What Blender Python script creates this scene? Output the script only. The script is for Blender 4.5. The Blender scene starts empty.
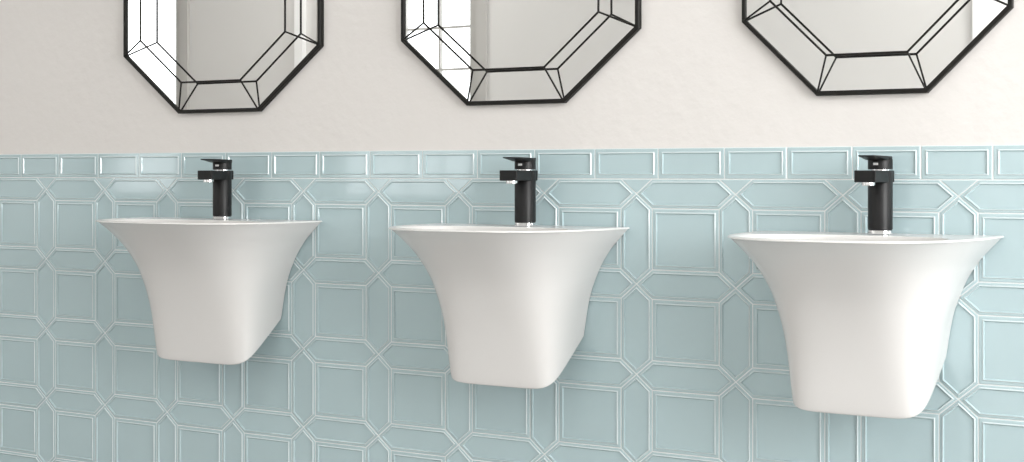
import bpy, bmesh, math, random
from math import pi, cos, sin, radians
from mathutils import Vector, Matrix

random.seed(4)
sc = bpy.context.scene
COL = sc.collection

# ---------------------------------------------------------------- helpers
def link(name, bm, mat, parent=None, smooth=None, bevel=None):
    me = bpy.data.meshes.new(name)
    bmesh.ops.recalc_face_normals(bm, faces=bm.faces[:])
    bm.to_mesh(me); bm.free()
    o = bpy.data.objects.new(name, me)
    COL.objects.link(o)
    if mat: me.materials.append(mat)
    if smooth is not None:
        for p in me.polygons: p.use_smooth = True
        me.set_sharp_from_angle(angle=radians(smooth))
    if bevel:
        m = o.modifiers.new('bevel', 'BEVEL'); m.width = bevel; m.segments = 3
        m.limit_method = 'ANGLE'; m.angle_limit = radians(40)
        for p in me.polygons: p.use_smooth = True
        n = o.modifiers.new('wn', 'WEIGHTED_NORMAL'); n.keep_sharp = False
    if parent: o.parent = parent
    return o

def thing(name, label, cat, loc=(0, 0, 0), group=None, scale=(1, 1, 1)):
    o = bpy.data.objects.new(name, None); COL.objects.link(o)
    o.empty_display_size = .05
    o.location = loc; o.scale = scale
    o['label'] = label; o['category'] = cat
    if group: o['group'] = group
    return o

def struct(o, label=None):
    o['kind'] = 'structure'
    if label: o['label'] = label
    return o

def box(bm, x0, x1, y0, y1, z0, z1):
    v = [bm.verts.new((x, y, z)) for x in (x0, x1) for y in (y0, y1) for z in (z0, z1)]
    for f in ((0, 1, 3, 2), (4, 6, 7, 5), (0, 4, 5, 1), (2, 3, 7, 6), (0, 2, 6, 4), (1, 5, 7, 3)):
        bm.faces.new([v[i] for i in f])
    return v

def ring_loft(bm, rings, cap0=True, cap1=True, closed=True):
    R = [[bm.verts.new(p) for p in r] for r in rings]
    n = len(R[0])
    for a, b in zip(R[:-1], R[1:]):
        for i in range(n if closed else n - 1):
            j = (i + 1) % n
            bm.faces.new((a[i], a[j], b[j], b[i]))
    if cap0: bm.faces.new(R[0])
    if cap1: bm.faces.new(R[-1])
    return R

def lathe_z(bm, prof, n=40, c=(0, 0)):
    rings = [[(c[0] + r * cos(2 * pi * i / n), c[1] + r * sin(2 * pi * i / n), z) for i in range(n)] for r, z in prof]
    ring_loft(bm, rings)

def tube(bm, a, b, r, n=8, ext=0):
    a, b = Vector(a), Vector(b); d = (b - a).normalized()
    a = a - d * ext; b = b + d * ext
    up = Vector((0, 0, 1)) if abs(d.z) < .9 else Vector((0, 1, 0))
    s = d.cross(up).normalized(); t = s.cross(d)
    rings = [[p + r * (cos(2 * pi * i / n) * s + sin(2 * pi * i / n) * t) for i in range(n)] for p in (a, b)]
    ring_loft(bm, rings)

# ---------------------------------------------------------------- materials
def mat(name, col, rough=.5, metal=0., spec=.5, bump=None, var=None, coat=0.):
    m = bpy.data.materials.new(name); m.use_nodes = True
    nt = m.node_tree; b = nt.nodes['Principled BSDF']
    b.inputs['Base Color'].default_value = (*col, 1)
    b.inputs['Roughness'].default_value = rough
    b.inputs['Metallic'].default_value = metal
    b.inputs['Specular IOR Level'].default_value = spec
    if coat:
        b.inputs['Coat Weight'].default_value = coat
        b.inputs['Coat Roughness'].default_value = .05
    tc = nt.nodes.new('ShaderNodeTexCoord')
    if var:                                     # (scale, amount): faint mottling of the colour itself
        nz = nt.nodes.new('ShaderNodeTexNoise'); nz.inputs['Scale'].default_value = var[0]
        nz.inputs['Detail'].default_value = 4
        mx = nt.nodes.new('ShaderNodeMix'); mx.data_type = 'RGBA'
        mx.inputs[6].default_value = (*[c * (1 - var[1]) for c in col], 1)
        mx.inputs[7].default_value = (*[min(1, c * (1 + var[1])) for c in col], 1)
        nt.links.new(tc.outputs['Object'], nz.inputs['Vector'])
        nt.links.new(nz.outputs['Fac'], mx.inputs[0]); nt.links.new(mx.outputs[2], b.inputs['Base Color'])
    if bump:                                    # list of (scale, strength, detail)
        prev = None
        for s, st, dt in bump:
            nz = nt.nodes.new('ShaderNodeTexNoise'); nz.inputs['Scale'].default_value = s
            nz.inputs['Detail'].default_value = dt
            bp = nt.nodes.new('ShaderNodeBump'); bp.inputs['Strength'].default_value = st
            bp.inputs['Distance'].default_value = .01
            nt.links.new(tc.outputs['Object'], nz.inputs['Vector'])
            nt.links.new(nz.outputs['Fac'], bp.inputs['Height'])
            if prev: nt.links.new(prev.outputs['Normal'], bp.inputs['Normal'])
            prev = bp
        nt.links.new(prev.outputs['Normal'], b.inputs['Normal'])
    return m

M_plaster = mat('warm_plaster', (.70, .678, .658), .85, spec=.2, bump=[(6, .12, 3), (38, .15, 6)], var=(3, .012))
M_tile = mat('blue_glaze', (.43, .552, .58), .05, spec=.85, bump=[(9, .012, 2)], var=(2.2, .04))
M_rim = mat('blue_glaze_thin_on_the_rim', (.60, .675, .69), .12, spec=.7)
M_grout = mat('pale_grout', (.74, .77, .77), .7, spec=.2)
M_ceramic = mat('white_ceramic', (.705, .695, .685), .18, spec=.5)
M_black = mat('matte_black_metal', (.008, .008, .0085), .42, spec=.32)
M_chrome = mat('chrome', (.85, .85, .86), .08, metal=1)
M_frame = mat('black_iron', (.009, .0085, .007), .5, spec=.25)
M_mirror = mat('silvered_glass', (.93, .935, .93), .0, metal=1)
M_paint = mat('white_paint', (.80, .80, .79), .5, spec=.3)
M_white_paint = mat('bright_white_paint', (.9, .9, .895), .5, spec=.3)
M_front = mat('grey_plaster', (.71, .70, .685), .85, spec=.2, var=(1.5, .02))
M_floor = mat('grey_stone_floor', (.42, .41, .40), .35, var=(5, .1))
M_white = mat('white_mark', (.75, .75, .75), .4)
M_red = mat('red_mark', (.6, .04, .03), .4)
M_blue = mat('blue_mark', (.04, .12, .6), .4)
M_muntin = mat('grey_paint', (.50, .49, .47), .5, spec=.3)

M_glass = bpy.data.materials.new('window_glass'); M_glass.use_nodes = True
nt = M_glass.node_tree; nt.nodes.clear()
_o = nt.nodes.new('ShaderNodeOutputMaterial'); _m = nt.nodes.new('ShaderNodeMixShader')
_t = nt.nodes.new('ShaderNodeBsdfTransparent'); _g = nt.nodes.new('ShaderNodeBsdfGlossy')
_g.inputs['Roughness'].default_value = .0
_m.inputs[0].default_value = .06
nt.links.new(_t.outputs[0], _m.inputs[1]); nt.links.new(_g.outputs[0], _m.inputs[2])
nt.links.new(_m.outputs[0], _o.inputs[0])

# ---------------------------------------------------------------- the room
XL, XR, YF, ZC = -3.3, 4.4, -3.2, 2.7
YP = .006                                         # plaster face of the back wall; the tile rims stand at y = 0
EYE = .95
P, Q = .2, .169767                                # tile period along the wall and up it
Z0 = EYE - .229874 * Q                            # height of the topmost row of tile crossings
HALF = .163
Z_TRIM = Z0 + HALF * Q                            # bottom of the border row
Z_TOP = Z0 + .503 * Q                             # top of the border row

def wall(name, axis, at, t, a0, a1, z0, z1, holes, m):
    """a wall slab; axis 'x' runs along x at y=at, 'y' along y at x=at; thickness t outwards; holes (a0,a1,z0,z1)"""
    bm = bmesh.new()
    def b(u0, u1, w0, w1):
        lo, hi = min(at, at + t), max(at, at + t)
        if axis == 'x': box(bm, u0, u1, lo, hi, w0, w1)
        else: box(bm, lo, hi, u0, u1, w0, w1)
    cur = a0
    for h in sorted(holes):
        b(cur, h[0], z0, z1); b(h[0], h[1], z0, h[2])
        if h[3] < z1: b(h[0], h[1], h[3], z1)
        cur = h[1]
    b(cur, a1, z0, z1)
    return struct(link(name, bm, m))

SEAM = .852
bm = bmesh.new()
box(bm, XL - .15, SEAM, YP, .2, 0, ZC)      # the plaster meets a second coat along a faint upright seam
box(bm, SEAM, XR + .15, YP - .0004, .2, 0, ZC)
struct(link('wall_back', bm, M_plaster), 'warm white plaster wall above blue tiles')

WIN_A = (-1.66, -.79, .80, 2.25)
WIN_B = (-3.24, -2.60, .80, 2.25)
DOOR = (1.50, 2.34, 0, 2.06)
wall('wall_front', 'x', YF, -.15, XL - .15, XR + .15, 0, ZC, [WIN_B, WIN_A, DOOR], M_front)
wall('wall_left', 'y', XL, -.15, YF, YP, 0, ZC, [], M_plaster)
WIN_R = (-2.2, -.4, .75, 2.45)
wall('wall_right', 'y', XR, .15, YF, YP, 0, ZC, [WIN_R], M_plaster)
bm = bmesh.new(); box(bm, XL - .15, XR + .15, YF - .15, .2, -.1, 0); struct(link('floor', bm, M_floor))
bm = bmesh.new(); box(bm, XL - .15, XR + .15, YF - .15, .2, ZC, ZC + .1); struct(link('ceiling', bm, M_paint))

def window(name, axis, at, out, h, nx, nz, label):
    e = bpy.data.objects.new(name, None); COL.objects.link(e); struct(e, label)
    def bb(bm, a0, a1, d0, d1, z0, z1):
        lo, hi = sorted((at + out * d0, at + out * d1))
        if axis == 'x': box(bm, a0, a1, lo, hi, z0, z1)
        else: box(bm, lo, hi, a0, a1, z0, z1)
    a0, a1, z0, z1 = h
    w = .045
    bm = bmesh.new()
    bb(bm, a0, a0 + w, .0, .09, z0, z1); bb(bm, a1 - w, a1, .0, .09, z0, z1)
    bb(bm, a0 + w, a1 - w, .0, .09, z0, z0 + w); bb(bm, a0 + w, a1 - w, .0, .09, z1 - w, z1)
    # casing on the room side
    c = .05
    bb(bm, a0 - c, a0, -.018, .0, z0 - c, z1 + c); bb(bm, a1, a1 + c, -.018, .0, z0 - c, z1 + c)
    bb(bm, a0, a1, -.018, .0, z0 - c, z0); bb(bm, a0, a1, -.018, .0, z1, z1 + c)
    link('window_frame', bm, M_muntin, e)
    bm = bmesh.new()
    for k in range(1, nx):
        a = a0 + w + (a1 - a0 - 2 * w) * k / nx
        bb(bm, a - .005, a + .005, .04, .06, z0 + w, z1 - w)
    for k in range(1, nz):
        z = z0 + w + (z1 - z0 - 2 * w) * k / nz
        bb(bm, a0 + w, a1 - w, .042, .058, z - .005, z + .005)
    link('muntins', bm, M_muntin, e)
    bm = bmesh.new(); bb(bm, a0 + w, a1 - w, .048, .052, z0 + w, z1 - w)
    link('pane', bm, M_glass, e)

window('window_1', 'x', YF, -1, WIN_A, 4, 7, 'white gridded window seen in the middle mirror')
window('window_2', 'x', YF, -1, WIN_B, 1, 1, 'bright window seen in the leftmost mirror')
window('window_3', 'y', XR, 1, WIN_R, 3, 3, 'large window on the right wall')

# white door on the front wall, seen as the pale strip in the right mirror
e = bpy.data.objects.new('door_1', None); COL.objects.link(e); struct(e, 'white door seen in the rightmost mirror')
bm = bmesh.new()
x0, x1, _, z1 = DOOR
box(bm, x0 - .08, x0, YF, YF + .02, 0, z1 + .08); box(bm, x1, x1 + .08, YF, YF + .02, 0, z1 + .08)
box(bm, x0, x1, YF, YF + .02, z1, z1 + .08)
link('door_frame', bm, M_white_paint, e)
bm = bmesh.new(); box(bm, x0, x1, YF - .045, YF - .005, 0.004, z1)
for zz in ((.15, .95), (1.1, 1.92)):
    for xx in ((x0 + .1, x0 + .38), (x0 + .46, x0 + .74)):
        box(bm, xx[0], xx[1], YF - .005, YF + .003, zz[0], zz[1])
link('door_panel', bm, M_white_paint, e)
bm = bmesh.new(); tube(bm, (x0 + .06, YF - .006, 1.0), (x0 + .06, YF + .05, 1.0), .009); tube(bm, (x0 + .05, YF + .045, 1.0), (x0 + .17, YF + .045, 1.0), .008)
link('door_handle', bm, M_chrome, e, smooth=40)

# slim white boards on the front wall, between the windows and the door
bm = bmesh.new(); box(bm, -1.835, -1.785, YF, YF + .03, 0, ZC); struct(link('trim_1', bm, M_white_paint), 'slim white upright board')

# ---------------------------------------------------------------- tiled wainscot
YG, YPAN = .0030, .0027                             # grout level and tile panel level (rims at 0)
def inset(poly, d):
    """offset a convex counter-clockwise polygon inwards by d"""
    n = len(poly); L = []
    for i in range(n):
        p, q = Vector(poly[i]), Vector(poly[(i + 1) % n]); t = (q - p).normalized()
        nrm = Vector((-t.y, t.x)); L.append((p + nrm * d, t))
    out = []
    for i in range(n):
        p, t = L[i - 1]; q, s = L[i]
        cr = t.x * s.y - t.y * s.x
        k = ((q.x - p.x) * s.y - (q.y - p.y) * s.x) / cr
        out.append(p + t * k)
    return out

def tile(bm, poly, rim, slope=.0027, panel=True):
    prof = [(.0010, YG + .0008), (.0012, .0024), (.0020, .0018)]
    if panel: prof += [(rim - .0012, .0018), (rim + .0002, .0001), (rim + .0008, .0), (rim + .0013, .0003), (rim + slope, YPAN)]
    rings = [[(p.x, y, p.y) for p in inset(poly, d)] for d, y in prof]
    n0 = len(bm.faces)
    R = ring_loft(bm, rings, cap0=False, cap1=True)
    if panel:
        bm.faces.ensure_lookup_table()
        for f in bm.faces[n0 + 3 * len(poly):n0 + 5 * len(poly)]: f.material_index = 1
    return

TX0, TX1 = XL, XR
bm = bmesh.new()
i0, i1 = int(TX0 / P) - 1, int(TX1 / P) + 1
a = HALF
rows = int(Z0 / Q) + 1
def two(o):
    o.data.materials.append(M_rim); return o
def poly_ok(pl):
    xs = [p[0] for p in pl]; zs = [p[1] for p in pl]
    return min(xs) > TX0 and max(xs) < TX1 and min(zs) > 0.003
for i in range(i0, i1):
    for j in range(rows + 1):
        f = lambda u, v: ((i + u) * P, Z0 - (j + v) * Q)
        hexh = [f(0, 0), f(a, a), f(1 - a, a), f(1, 0), f(1 - a, -a), f(a, -a)]
        hexv = [f(0, 0), f(-a, a), f(-a, 1 - a), f(0, 1), f(a, 1 - a), f(a, a)]
        sq = [f(a, a), f(a, 1 - a), f(1 - a, 1 - a), f(1 - a, a)]
        for pl, rim in ((hexh, .0058), (hexv, .0058), (sq, .0075)):
            if poly_ok(pl): tile(bm, pl, rim)
        if j == 0:
            tri = [f(0, 0), f(a, -a), f(-a, -a)]
            if poly_ok(tri): tile(bm, tri, .0058, panel=False)
wt = struct(two(link('wall_back_tiles', bm, M_tile)), 'pale blue glazed tiles in a pattern of squares and long hexagons')
J = [-.447 + .667 * k for k in range(15)] + [8.891 + .598 * k for k in range(1, 22)]
J = [-.447 - .667 * k for k in range(24, 0, -1)] + J
J = [q * P for q in J if TX0 < q * P < TX1]
bm = bmesh.new()
for u0, u1 in zip(J[:-1], J[1:]):
    tile(bm, [(u0, Z_TRIM), (u1, Z_TRIM), (u1, Z_TOP), (u0, Z_TOP)], .0085)
struct(two(link('trim_2', bm, M_tile)), 'border row of pale blue oblong tiles along the top of the wainscot')
bm = bmesh.new(); box(bm, TX0, TX1, YG, YP, .003, Z_TOP)
struct(link('trim_3', bm, M_grout), 'pale grout between the blue tiles')

bm = bmesh.new(); box(bm, XL, XR, -.012, YP, 0, .075); struct(link('baseboard_back', bm, M_white_paint, bevel=.004), 'low white baseboard under the blue tiles')

# ---------------------------------------------------------------- wash basins
TK = [0, .08, .2, .38, .65, 1]
WK = [.2235, .2065, .1825, .1575, .1355, .122]
DK = [.296, .262, .222, .181, .148, .1246]
N0, BH, BS = 2.954, .3075, .090
def herm(t, k):
    n = len(TK); dl = [(k[i + 1] - k[i]) / (TK[i + 1] - TK[i]) for i in range(n - 1)]
    m = [dl[0]] + [0 if dl[i - 1] * dl[i] <= 0 else 2 * dl[i - 1] * dl[i] / (dl[i - 1] + dl[i]) for i in range(1, n - 1)] + [dl[-1]]
    i = max(0, min(n - 2, sum(1 for x in TK if x <= t) - 1))
    h = TK[i + 1] - TK[i]; q = (t - TK[i]) / h
    return (2*q**3 - 3*q**2 + 1)*k[i] + (q**3 - 2*q**2 + q)*h*m[i] + (-2*q**3 + 3*q**2)*k[i+1] + (q**3 - q**2)*h*m[i+1]

NA = 72
def plan(w, D, n, inset_=0.):
    pts = []
    for k in range(NA + 1):
        A = pi * k / NA
        ca, sa = cos(A), sin(A)
        pts.append((math.copysign(abs(ca) ** (2 / n), ca) * (w - inset_), (D - inset_) * abs(sa) ** (2 / n)))
    # straight back along the wall, same vertex count on every ring
    wb = w - inset_
    for k in range(1, 24):
        pts.append((-wb + 2 * wb * k / 24, inset_ if inset_ else 0.))
    return pts

def basin_mesh():
    bm = bmesh.new()
    rings = []
    D0 = DK[0]
    # ---- bowl, from the drain up to the rim
    cb, db, wb = .182, .086, .178
    def bowl(scale, depth, cy):
        r = []
        for u, d in plan(WK[0], D0, N0):
            ang = math.atan2(d - .15, u)
            ca, sa = cos(ang), sin(ang); n = 2.6
            k = (abs(ca / wb) ** n + abs(sa / db) ** n) ** (-1 / n)
            r.append((u if False else ca * k * scale, -(cy + sa * k * scale), -depth))
        return r
    for s, dp, cy in ((.12, .112, .125), (.32, .107, .122), (.52, .094, .122), (.69, .070, .132), (.84, .036, .156), (.955, .011, .176), (1.0, .003, .181), (1.02, .0008, .182)):
        rings.append(bowl(s, dp, cy))
    # ---- flat rim, rounded lip
    for ins, dz in ((.004, 0.0), (.0018, -.0004), (.0005, -.0016), (0, -.0034)):
        rings.append([(u, -d, dz) for u, d in plan(WK[0], D0, N0, ins)])
    # ---- flared body
    def body_pt(t, ins=0., drop=0.):
        w, D = herm(t, WK), herm(t, DK)
        n = N0 + 4.6 * t ** 1.9
        return [(u, -d, -t * (BH - BS * (1 - d / D)) - drop) for u, d in plan(w, D, n, ins)]
    for k in range(1, 47):
        t = (k / 46) ** 1.35
        if t > .012: rings.append(body_pt(t * .975))
    r = .0065
    for k in range(1, 6):
        b = pi / 2 * k / 5
        rings.append(body_pt(.975 + .025 * sin(b) * .9, ins=r * (1 - cos(b))))
    ring_loft(bm, rings, cap0=True, cap1=True)
    return bm

BL = ['white flared wash basin hung below the leftmost mirror', 'white flared wash basin hung below the middle mirror',
      'white flared wash basin hung below the rightmost mirror']
BI = [(.6012, .8485, 1.130, .920, 1.014), (1.3688, .8482, .977, .997, .992), (2.0640, .8471, .943, 1.10, .972)]
def drain_mesh():
    bm = bmesh.new()
    lathe_z(bm, [(.004, -.1085), (.017, -.1085), (.021, -.1095), (.0225, -.1115), (.0225, -.1135)], 28, (0, -.125))
    return bm
b0 = thing('wash_basin', BL[0], 'sink', group='wall-hung wash basins')
body = link('basin_body', basin_mesh(), M_ceramic, b0, smooth=35)
drain = link('drain', drain_mesh(), M_chrome, b0, smooth=40); drain['label'] = 'round chrome drain'

def copy_thing(root, label):
    r = root.copy(); COL.objects.link(r); r['label'] = label
    for ch in list(root.children):
        c = ch.copy(); COL.objects.link(c); c.parent = r
        for g in ch.children:
            d = g.copy(); COL.objects.link(d); d.parent = c
    return r
for k, (u, z, sx, sd, sz) in enumerate(BI):
    o = b0 if k == 0 else copy_thing(b0, BL[k])
    o.location = (u, -.0004, z); o.scale = (sx, sd, sz)

# ---------------------------------------------------------------- taps
def faucet():
    t = thing('basin_faucet', '', 'faucet', group='black basin faucets')
    r = .0205
    bm = bmesh.new(); lathe_z(bm, [(r - .0005, 0), (r + .0004, .0008), (r + .0004, .006), (r - .001, .007)], 40)
    o = link('base_ring', bm, M_chrome, t, smooth=40); o['label'] = 'thin chrome ring at the foot of the faucet'
    bm = bmesh.new(); lathe_z(bm, [(r - .001, .007), (r, .008), (r, .1045), (r - .001, .1058)], 48)
    link('body', bm, M_black, t, smooth=40)
    # square spout reaching out from the wall, cut into the body
    bm = bmesh.new(); box(bm, -.0192, .0184, -.067, .0175, .0868, .1066)
    s = link('spout', bm, M_black, t, bevel=.0016)
    bm = bmesh.new(); lathe_z(bm, [(.0085, .0868), (.0115, .0868), (.0115, .0822), (.0105, .0812), (.0088, .0812), (.0085, .084)], 28, (0, -.053))
    a = link('aerator', bm, M_chrome, s, smooth=40); a['label'] = 'chrome aerator under the spout'
    bm = bmesh.new(); lathe_z(bm, [(.017, .1056), (.017, .1082)], 40)
    o = link('collar', bm, M_chrome, t, smooth=40); o['label'] = 'thin chrome collar under the handle'
    bm = bmesh.new(); lathe_z(bm, [(r - .001, .1082), (r, .109), (r, .1245), (r - .0012, .1275)], 48)
    h = link('handle', bm, M_black, t, smooth=40)
    # flat lever: a plate that tapers towards its tip
    bm = bmesh.new()
    sect = [(.017, .0150, .1235, .1306), (.0, .0180, .1235, .1306), (-.018, .0190, .1240, .1308), (-.042, .0165, .1274, .1314), (-.064, .0135, .1296, .1318)]
    rings = [[(-w, y, z0), (w, y, z0), (w, y, z1), (-w, y, z1)] for y, w, z0, z1 in sect]
    ring_loft(bm, rings)
    link('lever', bm, M_black, h, bevel=.0012)
    # hot and cold mark
    bm = bmesh.new(); box(bm, -.0042, .0042, -r - .0008, -r + .002, .1155, .1195)
    o = link('indicator', bm, M_white, h, bevel=.0004); o['label'] = 'small pale hot and cold mark'
    return t
FL = ['matt black single-lever faucet on the leftmost basin', 'matt black single-lever faucet on the middle basin',
      'matt black single-lever faucet on the rightmost basin']
FI = [(.6150, -.05, .8487), (1.3875, -.05, .8484), (2.0830, -.05, .8476)]
f0 = faucet()
for k, p in enumerate(FI):
    o = f0 if k == 0 else copy_thing(f0, FL[k])
    o['label'] = FL[k]; o.location = p; o.rotation_euler = (0, 0, radians((9, 2, -4)[k]))

# ---------------------------------------------------------------- octagonal mirrors
HX, BX, HZ, SZ = .273, .1115, .256, .1195
def octo(k=1., ox=0., oz=None):
    """outline of the octagon scaled by k then moved in by ox"""
    oz = ox if oz is None else oz
    c = ox * math.tan(pi / 8)
    pts = [(-BX * k, -HZ * k), (BX * k, -HZ * k), (HX * k, -SZ * k), (HX * k, SZ * k),
           (BX * k, HZ * k), (-BX * k, HZ * k), (-HX * k, SZ * k), (-HX * k, -SZ * k)]
    return [tuple(p) for p in inset(pts, ox)] if ox else pts
Y_GL = -.0085                                       # mirror plane, measured from the plaster
def mirror():
    t = thing('wall_mirror', '', 'mirror', group='octagonal wall mirrors')
    bm = bmesh.new()
    prof = [(0., -.0003), (0., -.0115), (.0012, -.013), (.0072, -.013), (.0084, -.0118), (.0084, Y_GL + .002), (.006, -.0003)]
    rings = [[(x, y, z) for x, z in octo(1, d)] for d, y in prof]
    R = ring_loft(bm, rings, cap0=False, cap1=False)
    for i in range(8):
        j = (i + 1) % 8; bm.faces.new((R[-1][i], R[-1][j], R[0][j], R[0][i]))
    link('frame', bm, M_frame, t)
    bm = bmesh.new()
    ring_loft(bm, [[(x, y, z) for x, z in octo(1, .0078)] for y in (Y_GL, Y_GL + .003)])
    g = link('mirror_glass', bm, M_mirror, t); g['label'] = 'flat silvered glass set behind the wire cage'
    W = octo(.732); YW = Y_GL - .0265
    bm = bmesh.new()
    for i in range(8):
        (x0, z0), (x1, z1) = W[i], W[(i + 1) % 8]
        tube(bm, (x0, YW, z0), (x1, YW, z1), .0022, 8, .0006)
    link('wire_octagon', bm, M_frame, t, smooth=50)
    O = octo(1, .007)
    for i in range(8):
        bm = bmesh.new()
        tube(bm, (O[i][0], -.0122, O[i][1]), (W[i][0], YW, W[i][1]), .0019, 8)
        link('strut', bm, M_frame, t, smooth=50)
    return t
ML = ['black octagonal wire-caged mirror above the leftmost basin', 'black octagonal wire-caged mirror above the middle basin',
      'black octagonal wire-caged mirror above the rightmost basin']
MI = [(.561, 1.07), (1.336, 1.0), (2.052, .868)]
m0 = mirror()
for k, (u, s) in enumerate(MI):
    o = m0 if k == 0 else copy_thing(m0, ML[k])
    o['label'] = ML[k]; o.location = (u, YP - (.0004 if u > SEAM else 0), 1.341); o.scale = (s, 1, 1)

# ---------------------------------------------------------------- light
w = bpy.data.worlds.new('sky'); sc.world = w; w.use_nodes = True
bg = w.node_tree.nodes['Background']; bg.inputs[0].default_value = (.95, .98, 1, 1); bg.inputs[1].default_value = 2.7

def window_light(name, loc, rot, sx, sy, power, col=(1, .99, .98)):
    L = bpy.data.lights.new(name, 'AREA'); L.shape = 'RECTANGLE'; L.size = sx; L.size_y = sy
    L.energy = power; L.color = col
    o = bpy.data.objects.new(name, L); COL.objects.link(o); o.location = loc; o.rotation_euler = rot
    return o
yc = (WIN_R[0] + WIN_R[1]) / 2
window_light('daylight_right', (XR + .2, yc, 1.6), (0, radians(90), 0), 1.7, 1.8, 122)
window_light('daylight_front', (-1.2, YF - .2, 1.6), (radians(90), 0, 0), .87, 1.45, 1.5)
window_light('daylight_corner', (-2.86, YF - .2, 1.6), (radians(90), 0, 0), .64, 1.45, 1.5)
# unseen ceiling lamps, added to brighten the walls and what the mirrors show
FILL_LAMPS = [(1.6, -2.55, 11, 'added round white fill lamp, unseen, over the middle of the room'), (-1.3, -2.3, 18, 'added round white fill lamp, unseen, near the left wall')]
for k, (x, y, pw, lab) in enumerate(FILL_LAMPS):
    if k == 0:
        t0 = t = thing('added_fill_lamp', lab, 'lamp', group='added ceiling fill lamps')
        bm = bmesh.new(); lathe_z(bm, [(.46, 0), (.46, -.03), (.44, -.05), (.02, -.055)], 40)
        link('fill_lamp_body', bm, M_paint, t, smooth=40)
    else: t = copy_thing(t0, lab)
    t.location = (x, y, ZC)
    window_light('ceiling_fill_light', (x, y, ZC - .08), (0, 0, 0), .9, .9, pw, (1, .97, .93))

# ---------------------------------------------------------------- camera
cam = bpy.data.cameras.new('camera'); co = bpy.data.objects.new('camera', cam); COL.objects.link(co)
co.location = (2.8636, -2.5298, EYE); co.rotation_euler = (radians(90), 0, radians(31.26652))
cam.sensor_width = 36; cam.lens = 1500 / 1024 * 36; cam.shift_y = (172.924 - 231) / 1024
cam.clip_start = .02
sc.camera = co

sc.view_settings.view_transform = 'Standard'; sc.view_settings.look = 'None'
sc.view_settings.gamma = 1; sc.view_settings.use_curve_mapping = False
sc.view_settings.exposure = 0.07
sc.cycles.use_denoising = True
sc.cycles.max_bounces = 12; sc.cycles.diffuse_bounces = 6; sc.cycles.glossy_bounces = 6; sc.cycles.transparent_max_bounces = 12
